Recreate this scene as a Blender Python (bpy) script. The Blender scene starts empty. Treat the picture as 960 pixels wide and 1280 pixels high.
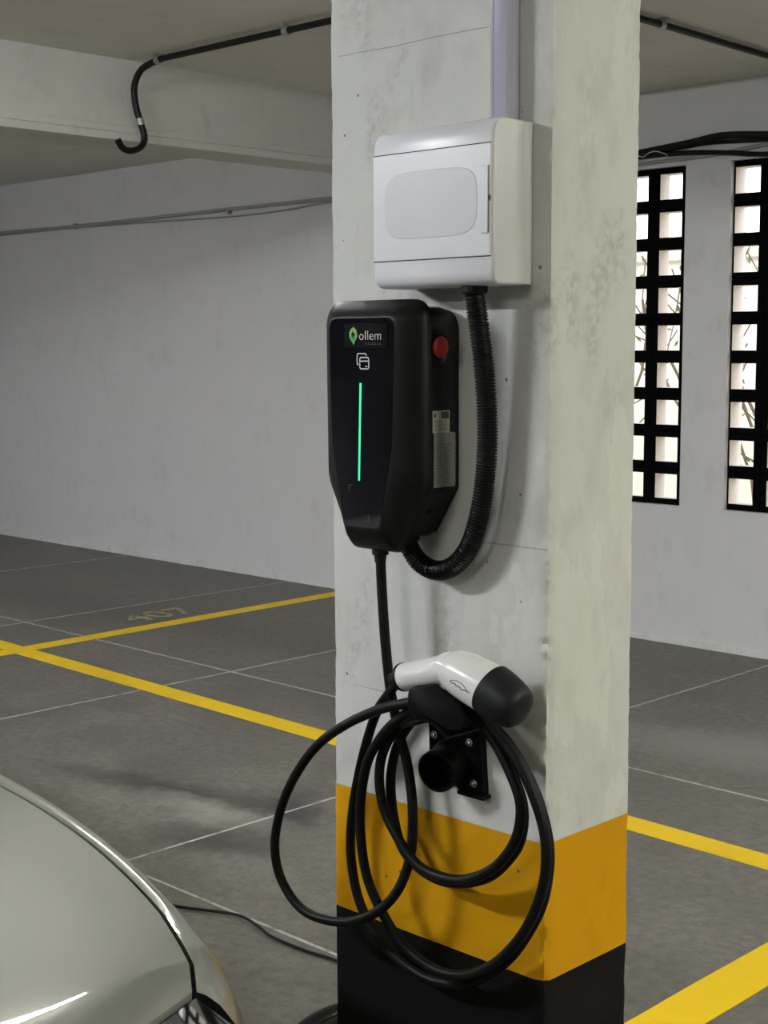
import bpy, bmesh, math, random
from mathutils import Vector, Matrix, noise
random.seed(7)
S = bpy.context.scene
COL = S.collection
PI = math.pi

# ------------------------------------------------------------------ camera
cam_data = bpy.data.cameras.new('camera')
cam_data.sensor_fit = 'AUTO'
cam_data.sensor_width = 36.0
cam_data.lens = 1837.36 * 36.0 / 1280.0
cam_data.clip_start = 0.05
cam = bpy.data.objects.new('camera', cam_data)
COL.objects.link(cam)
cam.matrix_world = (Matrix.Translation((0, 0, 1.5)) @ Matrix.Rotation(math.radians(44.374), 4, 'Z')
                    @ Matrix.Rotation(math.radians(90 - 6.446), 4, 'X') @ Matrix.Rotation(math.radians(-0.148), 4, 'Z'))
S.camera = cam

# ------------------------------------------------------------------ world (overcast daylight outside), exposure
W = bpy.data.worlds.new('overcast_sky'); S.world = W
W.use_nodes = True
bgn = W.node_tree.nodes['Background']
bgn.inputs['Color'].default_value = (0.93, 0.97, 1.0, 1)
bgn.inputs['Strength'].default_value = 1.3
S.view_settings.view_transform = 'Standard'
S.view_settings.look = 'None'
S.view_settings.gamma = 1.0
S.view_settings.use_curve_mapping = False
S.view_settings.exposure = 1.4

# ------------------------------------------------------------------ the car park's ceiling tubes
CEIL = 2.745
LAMPS = [  # x, y, along x?, watts, colour, where
    (-3.9, -0.9, True, 108, (0.91, 0.95, 1.0), 'over the bay with the silver car'),
    (-1.0, -2.6, True, 25, (1.0, 0.99, 0.94), 'over the aisle behind the photographer'),
    (2.6, 1.9, False, 75, (1.0, 0.99, 0.84), 'to the right of the photographer'),
    (0.9, 4.2, False, 38, (1.0, 0.99, 0.94), 'near the block windows'),
    (-7.8, 0.8, True, 78, (0.96, 0.97, 1.0), 'beyond the beam, over the far bay'),
    (-3.4, 2.75, False, 13, (1.0, 0.99, 0.95), 'just behind the pillar'),
]

# ------------------------------------------------------------------ materials
def new_mat(name):
    m = bpy.data.materials.new(name); m.use_nodes = True
    nt = m.node_tree
    return m, nt, nt.nodes['Principled BSDF']

def plain(name, col, rough=0.5, metal=0.0, coat=0.0, spec=0.5, emit=None, estr=0.0, bump=0.0, bscale=200.0, var=0.0):
    m, nt, b = new_mat(name)
    b.inputs['Base Color'].default_value = (*col, 1)
    b.inputs['Roughness'].default_value = rough
    b.inputs['Metallic'].default_value = metal
    b.inputs['Coat Weight'].default_value = coat
    b.inputs['Specular IOR Level'].default_value = spec
    b.inputs['Coat Roughness'].default_value = 0.03
    if emit:
        b.inputs['Emission Color'].default_value = (*emit, 1)
        b.inputs['Emission Strength'].default_value = estr
    if bump or var:
        tc = nt.nodes.new('ShaderNodeTexCoord')
        n = nt.nodes.new('ShaderNodeTexNoise'); n.inputs['Scale'].default_value = bscale; n.inputs['Detail'].default_value = 4
        nt.links.new(tc.outputs['Object'], n.inputs['Vector'])
        if bump:
            bp = nt.nodes.new('ShaderNodeBump'); bp.inputs['Strength'].default_value = bump; bp.inputs['Distance'].default_value = 0.002
            nt.links.new(n.outputs['Fac'], bp.inputs['Height']); nt.links.new(bp.outputs['Normal'], b.inputs['Normal'])
        if var:
            mx = nt.nodes.new('ShaderNodeMix'); mx.data_type = 'RGBA'
            mx.inputs['A'].default_value = (*[c * (1 - var) for c in col], 1); mx.inputs['B'].default_value = (*[min(1, c * (1 + var)) for c in col], 1)
            nt.links.new(n.outputs['Fac'], mx.inputs['Factor']); nt.links.new(mx.outputs['Result'], b.inputs['Base Color'])
    return m

class NT:
    """small node helper"""
    def __init__(s, nt): s.nt = nt
    def n(s, t, **kw):
        nd = s.nt.nodes.new(t)
        for k, v in kw.items():
            if k in nd.inputs: nd.inputs[k].default_value = v
            else: setattr(nd, k, v)
        return nd
    def l(s, a, b): s.nt.links.new(a, b)
    def coord(s):
        g = s.n('ShaderNodeNewGeometry'); return g.outputs['Position']
    def noise(s, vec, scale, detail=5, rough=0.55, stretch=None):
        if stretch:
            mp = s.n('ShaderNodeMapping'); mp.inputs['Scale'].default_value = stretch; s.l(vec, mp.inputs['Vector']); vec = mp.outputs['Vector']
        nd = s.n('ShaderNodeTexNoise'); nd.inputs['Scale'].default_value = scale; nd.inputs['Detail'].default_value = detail
        nd.inputs['Roughness'].default_value = rough; s.l(vec, nd.inputs['Vector']); return nd.outputs['Fac']
    def ramp(s, fac, stops):
        r = s.n('ShaderNodeValToRGB'); e = r.color_ramp.elements
        while len(e) < len(stops): e.new(0.5)
        for el, (p, c) in zip(e, stops):
            el.position = p; el.color = (c, c, c, 1) if isinstance(c, (int, float)) else (*c, 1)
        s.l(fac, r.inputs['Fac']); return r.outputs['Color']
    def mix(s, fac, a, b, mode='MIX'):
        m = s.n('ShaderNodeMix'); m.data_type = 'RGBA'; m.blend_type = mode
        for sock, v in ((m.inputs['Factor'], fac), (m.inputs['A'], a), (m.inputs['B'], b)):
            if hasattr(v, 'is_output') or isinstance(v, bpy.types.NodeSocket): s.l(v, sock)
            elif isinstance(v, (int, float)): sock.default_value = v
            else: sock.default_value = (*v, 1)
        return m.outputs['Result']
    def math(s, op, a, b=0.0, c=None):
        m = s.n('ShaderNodeMath'); m.operation = op
        for i, v in enumerate((a, b, c)):
            if v is None: continue
            if isinstance(v, bpy.types.NodeSocket): s.l(v, m.inputs[i])
            else: m.inputs[i].default_value = v
        return m.outputs[0]
    def bump(s, h, strength, dist, normal_in, prev=None):
        b = s.n('ShaderNodeBump'); b.inputs['Strength'].default_value = strength; b.inputs['Distance'].default_value = dist
        s.l(h, b.inputs['Height'])
        if prev is not None: s.l(prev, b.inputs['Normal'])
        if normal_in is not None: s.l(b.outputs['Normal'], normal_in)
        return b.outputs['Normal']

def concrete_paint(name, base, dirt, pits=True, seams=(), mott=0.5, rough=0.8, spec=0.5):
    m, nt, b = new_mat(name); h = NT(nt); p = h.coord()
    big = h.ramp(h.noise(p, 3.2, 6, 0.6), [(0.35, 0.0), (0.75, 1.0)])
    fine = h.ramp(h.noise(p, 22.0, 6, 0.65, (1, 1, 0.45)), [(0.45, 0.0), (0.72, 1.0)])
    col = h.mix(h.math('MULTIPLY', big, 0.55 * mott), base, dirt)
    scar = h.math('MULTIPLY', fine, h.ramp(h.noise(p, 5.0, 3), [(0.5, 0.0), (0.66, 1.0)]))
    col = h.mix(h.math('MULTIPLY', scar, 0.75 * mott), col, [c * 0.72 for c in dirt])
    hgt = h.noise(p, 60.0, 6, 0.6)
    if pits:
        v = h.n('ShaderNodeTexVoronoi'); v.inputs['Scale'].default_value = 34.0; h.l(p, v.inputs['Vector'])
        sep = h.n('ShaderNodeSeparateColor'); h.l(v.outputs['Color'], sep.inputs['Color'])
        rad = h.math('MULTIPLY', h.math('SUBTRACT', sep.outputs['Red'], 0.70), 0.42)
        pit = h.math('LESS_THAN', v.outputs['Distance'], rad)
        col = h.mix(h.math('MULTIPLY', pit, 0.85), col, (0.09, 0.085, 0.07))
        hgt = h.math('SUBTRACT', hgt, pit)
    if seams:
        sx = h.n('ShaderNodeSeparateXYZ'); h.l(p, sx.inputs['Vector'])
        wob = h.math('MULTIPLY', h.math('SUBTRACT', h.noise(p, 7.0, 4), 0.5), 0.006)
        z = h.math('ADD', sx.outputs['Z'], wob)
        front = h.math('LESS_THAN', sx.outputs['Y'], 1.604)
        for zz, xa, xb in seams:
            ln = h.math('LESS_THAN', h.math('ABSOLUTE', h.math('SUBTRACT', z, zz)), 0.0009)
            ln = h.math('MULTIPLY', ln, h.ramp(h.noise(p, 4.0, 2), [(0.38, 0.0), (0.5, 1.0)]))
            ln = h.math('MULTIPLY', ln, front)
            ln = h.math('MULTIPLY', ln, h.math('GREATER_THAN', sx.outputs['X'], xa)); ln = h.math('MULTIPLY', ln, h.math('LESS_THAN', sx.outputs['X'], xb))
            col = h.mix(h.math('MULTIPLY', ln, 0.55), col, (0.2, 0.19, 0.18))
    if pits and seams:   # trowelled filler patches and grey scuffs
        pt = h.noise(p, 5.5, 6, 0.62, (1.0, 1.0, 0.42))
        col = h.mix(h.math('MULTIPLY', h.ramp(pt, [(0.545, 0.0), (0.565, 1.0)]), 0.4), col, (0.74, 0.74, 0.68))
        col = h.mix(h.math('MULTIPLY', h.math('MULTIPLY', h.ramp(pt, [(0.35, 1.0), (0.43, 0.0)]), h.ramp(h.noise(p, 60.0, 5, 0.7), [(0.42, 0.0), (0.6, 1.0)])), 0.55), col, (0.34, 0.34, 0.30))
        hgt = h.math('ADD', hgt, h.math('MULTIPLY', h.ramp(pt, [(0.545, 0.0), (0.57, 1.0)]), 0.35))
    h.l(col, b.inputs['Base Color']); b.inputs['Roughness'].default_value = rough; b.inputs['Specular IOR Level'].default_value = spec
    h.bump(hgt, 0.35, 0.0025, b.inputs['Normal'])
    return m

M = {}
M['pillar_white'] = concrete_paint('pillar_white_paint', (0.66, 0.66, 0.625), (0.47, 0.47, 0.41), True, ((1.938, -1.66, -1.36), (1.218, -1.37, -1.25), (0.966, -1.68, -1.56)), 0.7)
M['pillar_yellow'] = concrete_paint('pillar_yellow_paint', (0.64, 0.31, 0.002), (0.52, 0.245, 0.003), True, (), 0.6, 0.6, 0.15)
M['pillar_black'] = concrete_paint('pillar_black_paint', (0.005, 0.005, 0.005), (0.012, 0.012, 0.011), False, (), 0.8, 0.5, 0.12)
M['wall'] = concrete_paint('wall_grey_white_paint', (0.68, 0.68, 0.69), (0.60, 0.60, 0.605), False, (), 0.5, 0.75)
M['wall_lip'] = concrete_paint('wall_lip_plaster', (0.70, 0.70, 0.69), (0.5, 0.5, 0.48), False, (), 1.0, 0.85)
M['beam'] = concrete_paint('beam_paint', (0.66, 0.66, 0.63), (0.55, 0.54, 0.51), False, (), 0.6, 0.8)
M['ceiling'] = concrete_paint('ceiling_paint', (0.74, 0.72, 0.655), (0.62, 0.60, 0.54), False, (), 0.6, 0.85)

def floor_mat():
    m, nt, b = new_mat('floor_concrete'); h = NT(nt); p = h.coord()
    big = h.ramp(h.noise(p, 0.7, 5, 0.6), [(0.3, 0.0), (0.7, 1.0)])
    mid = h.ramp(h.noise(p, 3.0, 8, 0.7), [(0.35, 0.0), (0.68, 1.0)])
    fine = h.ramp(h.noise(p, 26.0, 8, 0.8), [(0.42, 0.0), (0.66, 1.0)])
    col = h.mix(big, (0.095, 0.089, 0.076), (0.165, 0.155, 0.134))
    col = h.mix(h.math('MULTIPLY', mid, 0.75), col, (0.255, 0.243, 0.214))
    col = h.mix(h.math('MULTIPLY', fine, 0.6), col, (0.055, 0.051, 0.045))
    # dark tyre scuffs, paler patches and a darker stretch in the far bay
    def blot(cx, cy, rx, ry, ang, soft):
        mp = h.n('ShaderNodeMapping'); mp.vector_type = 'TEXTURE'
        mp.inputs['Location'].default_value = (cx, cy, 0); mp.inputs['Rotation'].default_value = (0, 0, ang); mp.inputs['Scale'].default_value = (rx, ry, 1)
        wob = h.n('ShaderNodeTexNoise'); wob.inputs['Scale'].default_value = 6.0; wob.inputs['Detail'].default_value = 9; wob.inputs['Roughness'].default_value = 0.7; h.l(p, wob.inputs['Vector'])
        va = h.n('ShaderNodeVectorMath'); va.operation = 'MULTIPLY_ADD'; h.l(wob.outputs['Color'], va.inputs[0])
        va.inputs[1].default_value = (0.35, 0.35, 0); h.l(p, va.inputs[2])
        vb = h.n('ShaderNodeVectorMath'); vb.operation = 'SUBTRACT'; h.l(va.outputs[0], vb.inputs[0]); vb.inputs[1].default_value = (0.175, 0.175, 0)
        h.l(vb.outputs[0], mp.inputs['Vector'])
        ln = h.n('ShaderNodeVectorMath'); ln.operation = 'LENGTH'; h.l(mp.outputs['Vector'], ln.inputs[0])
        return h.ramp(ln.outputs['Value'], [(soft, 1.0), (1.0, 0.0)])
    for args, k, c in BLOTS:
        col = h.mix(h.math('MULTIPLY', blot(*args), k), col, c)
    # small pale paint flecks
    v = h.n('ShaderNodeTexVoronoi'); v.inputs['Scale'].default_value = 6.0; h.l(p, v.inputs['Vector'])
    sp = h.n('ShaderNodeSeparateColor'); h.l(v.outputs['Color'], sp.inputs['Color'])
    fl = h.math('LESS_THAN', v.outputs['Distance'], h.math('MULTIPLY', h.math('SUBTRACT', sp.outputs['Red'], 0.8), 0.3))
    col = h.mix(h.math('MULTIPLY', h.math('MULTIPLY', fl, h.ramp(h.noise(p, 30.0, 3), [(0.48, 0.0), (0.56, 1.0)])), 0.6), col, (0.45, 0.44, 0.38))
    h.l(col, b.inputs['Base Color'])
    h.l(h.ramp(mid, [(0.0, 0.42), (1.0, 0.62)]), b.inputs['Roughness']); b.inputs['Specular IOR Level'].default_value = 0.2
    h.bump(h.noise(p, 70.0, 6, 0.7), 0.25, 0.003, b.inputs['Normal'])
    return m
BLOTS = [
    ((-3.95, 2.98, 0.75, 0.12, 0.25, 0.2), 0.75, (0.045, 0.044, 0.045)),
    ((-3.45, 3.06, 0.36, 0.15, -0.9, 0.2), 0.8, (0.042, 0.042, 0.045)),
    ((-3.42, 2.75, 0.34, 0.13, 0.3, 0.2), 0.7, (0.045, 0.045, 0.046)),
    ((-3.62, 2.93, 0.42, 0.11, 0.05, 0.1), 0.62, (0.34, 0.33, 0.295)),
    ((-2.75, 4.75, 0.8, 0.35, 0.2, 0.2), 0.5, (0.30, 0.29, 0.27)),
    ((-6.4, 4.9, 2.2, 0.5, 0.1, 0.1), 0.4, (0.06, 0.058, 0.055)),
]
M['floor'] = floor_mat()

def worn_paint(name, col, under, lo, hi, rough=0.55):
    m, nt, b = new_mat(name); h = NT(nt); p = h.coord()
    f = h.ramp(h.noise(p, 14.0, 7, 0.7), [(lo, 1.0), (hi, 0.0)])
    c = h.mix(h.math('MULTIPLY', h.ramp(h.noise(p, 3.0, 4), [(0.3, 0.0), (0.7, 1.0)]), 0.35), col, [k * 0.75 for k in col])
    h.l(h.mix(f, c, under), b.inputs['Base Color']); b.inputs['Roughness'].default_value = rough; b.inputs['Specular IOR Level'].default_value = 0.25
    return m
M['line_yellow'] = worn_paint('yellow_line_paint', (0.90, 0.61, 0.008), (0.45, 0.33, 0.05), 0.24, 0.38)
M['number_paint'] = worn_paint('faded_number_paint', (0.42, 0.38, 0.16), (0.14, 0.135, 0.12), 0.36, 0.52)
M['joint'] = worn_paint('pale_joint_filler', (0.50, 0.48, 0.43), (0.2, 0.19, 0.17), 0.33, 0.5, 0.8)

M['box_white'] = plain('white_abs_plastic', (0.74, 0.74, 0.77), 0.32, var=0.02, bscale=30)
M['box_side'] = plain('duller_white_plastic', (0.66, 0.68, 0.65), 0.45, var=0.05, bscale=18)  # slightly darker, greener white for the box ends and back flange
M['box_window'] = plain('smoked_window_plastic', (0.62, 0.63, 0.65), 0.35)
M['dark_gap'] = plain('dark_gap', (0.05, 0.05, 0.05), 0.8)
M['pvc'] = plain('lilac_white_pvc', (0.46, 0.455, 0.55), 0.16)
M['black_plastic'] = plain('black_satin_plastic', (0.006, 0.006, 0.006), 0.42, spec=0.2, bump=0.06, bscale=900)
M['cover_plastic'] = plain('charcoal_matte_plastic', (0.006, 0.006, 0.006), 0.42, spec=0.2, bump=0.06, bscale=900)
M['glass_black'] = plain('black_gloss_glass', (0.004, 0.004, 0.006), 0.05, spec=0.3)
M['plate_black'] = plain('black_name_plate', (0.004, 0.004, 0.005), 0.2, spec=0.15)
M['green_led'] = plain('green_light', (0.05, 0.8, 0.35), 0.3, emit=(0.06, 1.0, 0.36), estr=0.4)
M['white_print'] = plain('white_print', (0.62, 0.62, 0.62), 0.5)
M['grey_print'] = plain('dim_grey_print', (0.10, 0.11, 0.10), 0.5)
M['leaf_light'] = plain('light_green_print', (0.20, 0.42, 0.07), 0.45)
M['leaf_dark'] = plain('dark_green_print', (0.03, 0.26, 0.10), 0.45)
M['red'] = plain('red_plastic', (0.36, 0.012, 0.014), 0.35)
M['label_white'] = plain('white_sticker', (0.50, 0.50, 0.46), 0.5)
M['label_grey'] = plain('grey_silver_sticker', (0.24, 0.24, 0.225), 0.45)
M['ink'] = plain('dark_ink', (0.05, 0.05, 0.05), 0.6)
M['ink_soft'] = plain('faint_ink', (0.13, 0.13, 0.12), 0.6)
M['hose'] = plain('black_corrugated_plastic', (0.006, 0.006, 0.006), 0.33, spec=0.25)
M['cable'] = plain('black_rubber_cable', (0.007, 0.007, 0.007), 0.45, spec=0.13, bump=0.05, bscale=500)
M['plug_white'] = plain('white_gloss_plastic', (0.80, 0.80, 0.77), 0.22, coat=0.3)
M['plug_cap'] = plain('black_rubber_cap', (0.007, 0.0085, 0.0095), 0.5, spec=0.3)
M['holder'] = plain('black_gloss_plastic', (0.003, 0.003, 0.003), 0.4, spec=0.12)
M['steel'] = plain('zinc_steel', (0.55, 0.55, 0.55), 0.35, 1.0)
M['galv'] = plain('galvanised_clip', (0.42, 0.42, 0.42), 0.45, 0.7)
M['conduit_black'] = plain('black_conduit_plastic', (0.007, 0.007, 0.007), 0.4, spec=0.25)
M['wire_grey'] = plain('grey_painted_conduit', (0.33, 0.33, 0.32), 0.6)
M['wire_white'] = plain('white_wire', (0.5, 0.5, 0.48), 0.6)
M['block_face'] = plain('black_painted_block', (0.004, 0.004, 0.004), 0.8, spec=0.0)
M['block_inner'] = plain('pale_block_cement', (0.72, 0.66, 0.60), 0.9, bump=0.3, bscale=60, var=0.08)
M['garden_wall'] = plain('cream_outdoor_render', (0.80, 0.74, 0.64), 0.9, var=0.12, bscale=6)
M['garden_ground'] = plain('pale_outdoor_paving', (0.55, 0.52, 0.46), 0.9, var=0.15, bscale=3)
M['bark'] = plain('grey_brown_bark', (0.16, 0.12, 0.08), 0.9)
M['leaf'] = plain('green_leaf', (0.14, 0.20, 0.06), 0.6)

def car_mat():
    m, nt, b = new_mat('pale_silver_car_paint'); h = NT(nt)
    b.inputs['Base Color'].default_value = (0.255, 0.26, 0.23, 1)
    b.inputs['Metallic'].default_value = 0.25; b.inputs['Roughness'].default_value = 0.42
    b.inputs['Coat Weight'].default_value = 1.0; b.inputs['Coat Roughness'].default_value = 0.02
    return m
M['car_paint'] = car_mat()
M['car_black'] = plain('black_trim', (0.010, 0.010, 0.011), 0.3)
M['car_glass'] = plain('dark_car_glass', (0.012, 0.014, 0.014), 0.03, coat=1.0)
M['lens'] = plain('smoked_headlamp_lens', (0.006, 0.006, 0.007), 0.05, coat=1.0)
M['chrome'] = plain('headlamp_dark_metal', (0.10, 0.10, 0.10), 0.2, 1.0)
M['tyre'] = plain('tyre_rubber', (0.015, 0.015, 0.015), 0.7)
M['rim'] = plain('alloy_rim', (0.45, 0.45, 0.46), 0.3, 0.9)

# ------------------------------------------------------------------ object helpers
BASE = {}
def thing(name, label, cat, loc=(0, 0, 0), group=None):
    o = bpy.data.objects.new(name, None); COL.objects.link(o)
    o.location = loc; o.empty_display_size = 0.05
    o['label'] = label; o['category'] = cat
    if group: o['group'] = group
    BASE[o] = Vector(loc)
    return o
def tag(o, label, cat, group=None):
    o['label'] = label; o['category'] = cat
    if group: o['group'] = group
    return o
def link(name, me, parent=None, mats=()):
    for m in mats: me.materials.append(m)
    o = bpy.data.objects.new(name, me); COL.objects.link(o)
    if parent is not None:
        o.parent = parent
        if parent in BASE: o.matrix_parent_inverse = Matrix.Translation(-BASE[parent])
    return o
def build(name, verts, faces, mat, parent=None, smooth=False, idx=None):
    me = bpy.data.meshes.new(name); me.from_pydata([tuple(v) for v in verts], [], faces)
    mats = mat if isinstance(mat, (list, tuple)) else [mat]
    o = link(name, me, parent, mats)
    if idx: me.polygons.foreach_set('material_index', idx)
    fix(me, smooth)
    return o
def fix(me, smooth, angle=40):
    bm = bmesh.new(); bm.from_mesh(me)
    bmesh.ops.recalc_face_normals(bm, faces=bm.faces)
    bm.to_mesh(me); bm.free()
    if smooth:
        me.polygons.foreach_set('use_smooth', [True] * len(me.polygons))
        try: me.set_sharp_from_angle(angle=math.radians(angle))
        except Exception: pass
    me.update()
def bm_obj(name, bm, mat, parent=None, smooth=True, angle=40):
    bmesh.ops.recalc_face_normals(bm, faces=bm.faces)
    me = bpy.data.meshes.new(name); bm.to_mesh(me); bm.free()
    mats = mat if isinstance(mat, (list, tuple)) else [mat]
    o = link(name, me, parent, mats)
    if smooth:
        me.polygons.foreach_set('use_smooth', [True] * len(me.polygons)); me.set_sharp_from_angle(angle=math.radians(angle))
    return o
def bm_box(bm, lo, hi, bev=0.0, seg=2):
    r = bmesh.ops.create_cube(bm, size=1.0)
    vs = r['verts']
    for v in vs:
        v.co = Vector([(lo[i] + hi[i]) / 2 + v.co[i] * (hi[i] - lo[i]) for i in range(3)])
    if bev:
        es = list({e for v in vs for e in v.link_edges})
        bmesh.ops.bevel(bm, geom=es, offset=bev, segments=seg, affect='EDGES', profile=0.5)
def box(name, lo, hi, mat, parent=None, bev=0.0, seg=2):
    bm = bmesh.new(); bm_box(bm, lo, hi, bev, seg)
    return bm_obj(name, bm, mat, parent, smooth=bev > 0)
def catmull(pts, step):
    P = [Vector(p) for p in pts]
    P = [P[0] * 2 - P[1]] + P + [P[-1] * 2 - P[-2]]
    out = []
    for i in range(1, len(P) - 2):
        n = max(1, int((P[i + 1] - P[i]).length / step))
        for k in range(n):
            t = k / n; a, b, c, d = P[i - 1:i + 3]
            out.append(0.5 * ((2 * b) + (c - a) * t + (2 * a - 5 * b + 4 * c - d) * t * t + (3 * b - a - 3 * c + d) * t ** 3))
    out.append(P[-2]); return out
def tube_data(path, rad, sides=12, caps=True):
    """rad: number or function of arc length"""
    V, F = [], []
    up = Vector((0.123, 0.51, 0.85)); L = 0.0; prev = None
    for i, p in enumerate(path):
        a = path[max(0, i - 1)]; b = path[min(len(path) - 1, i + 1)]
        t = (b - a).normalized()
        if prev is None:
            u = (up - t * up.dot(t)).normalized()
        else:
            u = (u - t * u.dot(t)).normalized(); L += (p - prev).length
        w = t.cross(u); r = rad(L) if callable(rad) else rad
        for k in range(sides):
            an = 2 * PI * k / sides
            V.append(p + u * (r * math.cos(an)) + w * (r * math.sin(an)))
        prev = p
    n = len(path)
    for i in range(n - 1):
        for k in range(sides):
            k2 = (k + 1) % sides
            F.append((i * sides + k, i * sides + k2, (i + 1) * sides + k2, (i + 1) * sides + k))
    if caps:
        F.append(tuple(range(sides))); F.append(tuple((n - 1) * sides + k for k in range(sides)))
    return V, F
def tube(name, pts, rad, mat, parent=None, step=0.01, sides=12, raw=False):
    path = [Vector(p) for p in pts] if raw else catmull(pts, step)
    V, F = tube_data(path, rad, sides)
    return build(name, V, F, mat, parent, True, None)
def tubes_joined(name, lists, mat, parent=None):
    V, F = [], []
    for path, r, sides in lists:
        v, f = tube_data(path, r, sides); o = len(V)
        V += v; F += [tuple(i + o for i in q) for q in f]
    return build(name, V, F, mat, parent, True)
def round_poly(pts, seg=6):
    """pts: (x, y, radius) corners -> list of (x, y), seg+1 points per corner"""
    out = []; n = len(pts)
    for i in range(n):
        p = Vector(pts[i][:2]); a = Vector(pts[i - 1][:2]); b = Vector(pts[(i + 1) % n][:2]); r = pts[i][2]
        d1 = (a - p).normalized(); d2 = (b - p).normalized()
        ang = math.acos(max(-1, min(1, d1.dot(d2))))
        t = min(r / math.tan(ang / 2), 0.49 * (a - p).length, 0.49 * (b - p).length)
        p1 = p + d1 * t; p2 = p + d2 * t
        for k in range(seg + 1):
            s = k / seg
            out.append(((1 - s) ** 2 * p1 + 2 * s * (1 - s) * p + s * s * p2)[:])
    return out
def loft(rings, cap0=True, cap1=True):
    V, F = [], []; n = len(rings[0])
    for r in rings: V += [Vector(p) for p in r]
    for i in range(len(rings) - 1):
        for k in range(n):
            k2 = (k + 1) % n
            F.append((i * n + k, i * n + k2, (i + 1) * n + k2, (i + 1) * n + k))
    if cap0: F.append(tuple(range(n)))
    if cap1: F.append(tuple((len(rings) - 1) * n + k for k in range(n)))
    return V, F
def disc_stack(center, axis, prof, sides=28):
    """revolve profile [(along, radius)] round an axis"""
    ax = Vector(axis).normalized(); u = ax.orthogonal().normalized(); w = ax.cross(u); c = Vector(center)
    rings = [[c + ax * h + u * (r * math.cos(2 * PI * k / sides)) + w * (r * math.sin(2 * PI * k / sides)) for k in range(sides)] for h, r in prof]
    return loft(rings)
def text_mesh(name, body, size, mat, parent, loc, rot, extrude=0.0003, spacing=1.0, align='LEFT', xscale=1.0, thin=0.0):
    cu = bpy.data.curves.new(name, 'FONT'); cu.body = body; cu.size = size; cu.extrude = extrude; cu.align_x = align; cu.space_character = spacing
    cu.resolution_u = 4; cu.offset = thin
    tmp = bpy.data.objects.new(name + '_tmp', cu); COL.objects.link(tmp)
    dg = bpy.context.evaluated_depsgraph_get(); dg.update()
    me = bpy.data.meshes.new_from_object(tmp.evaluated_get(dg))
    bpy.data.objects.remove(tmp); bpy.data.curves.remove(cu)
    me.name = name; me.materials.clear()
    me.transform(Matrix.Translation(loc) @ rot @ Matrix.Diagonal((xscale, 1, 1, 1)))
    return link(name, me, parent, [mat])
FACE = 1.6                       # the pillar face with the charger looks along -Y
def P(x, d, z): return (x, FACE - d, z)   # d = distance out from that face
FRONT = Matrix.Rotation(PI / 2, 4, 'X')   # text facing -Y

def struct(o): o['kind'] = 'structure'; return o

# ------------------------------------------------------------------ room shell
X0, X1, Y0, Y1 = -12.0, 7.0, -9.0, 6.25
fl = struct(box('floor', (X0, Y0, -0.2), (X1, Y1 + 0.15, 0.0), M['floor']))
struct(box('ceiling', (X0, Y0, CEIL), (X1, Y1 + 0.15, CEIL + 0.2), M['ceiling']))
struct(box('wall_left', (X0 - 0.15, Y0, 0), (X0, Y1 + 0.15, CEIL), M['wall']))
struct(box('wall_right', (X1, Y0, 0), (X1 + 0.15, Y1 + 0.15, CEIL), M['wall']))
struct(box('wall_front', (X0, Y0 - 0.15, 0), (X1, Y0, CEIL), M['wall']))

# the tube lamps under the ceiling (out of the picture, they light it)
for lx, ly, along, watts, colr, where in LAMPS:
    lamp = thing('tube_lamp', 'white twin-tube lamp under the ceiling ' + where, 'lamp', (lx, ly, CEIL - 0.05), 'tube lamps under the ceiling')
    hx_, hy_ = (0.62, 0.05) if along else (0.05, 0.62)
    box('lamp_housing', (lx - hx_, ly - hy_, CEIL - 0.05), (lx + hx_, ly + hy_, CEIL + 0.001), M['box_white'], lamp, 0.004)
    em = plain('glowing_tube', (0.8, 0.8, 0.8), 0.5, emit=colr, estr=watts / (PI * 2 * PI * 0.014 * 1.16 * 2))
    for s in (-1, 1):
        a = Vector((lx + (0 if along else 0.03 * s), ly + (0.03 * s if along else 0), CEIL - 0.085)); e = Vector((0.58, 0, 0) if along else (0, 0.58, 0))
        tube('lamp_tube', [a - e, a + e], 0.014, em, lamp, sides=10, raw=True)

# back wall with tall openings for the pierced-block windows
PAN = [(-4.651, -4.051), (-3.800, -3.220), (-2.965, -2.385), (-2.13, -1.55)]  # last two panels are out of view, added for daylight and reflections
WZ0, WZ1 = 0.700, 2.372
bm = bmesh.new()
xs = [X0] + [v for p in PAN for v in p] + [X1]
for i in range(0, len(xs), 2):
    bm_box(bm, (xs[i], Y1, 0), (xs[i + 1], Y1 + 0.15, CEIL))
for a, b in PAN:
    bm_box(bm, (a, Y1, 0), (b, Y1 + 0.15, WZ0)); bm_box(bm, (a, Y1, WZ1), (b, Y1 + 0.15, CEIL))
bmesh.ops.remove_doubles(bm, verts=bm.verts, dist=1e-5)
struct(bm_obj('wall_back', bm, M['wall'], None, False))

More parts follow.
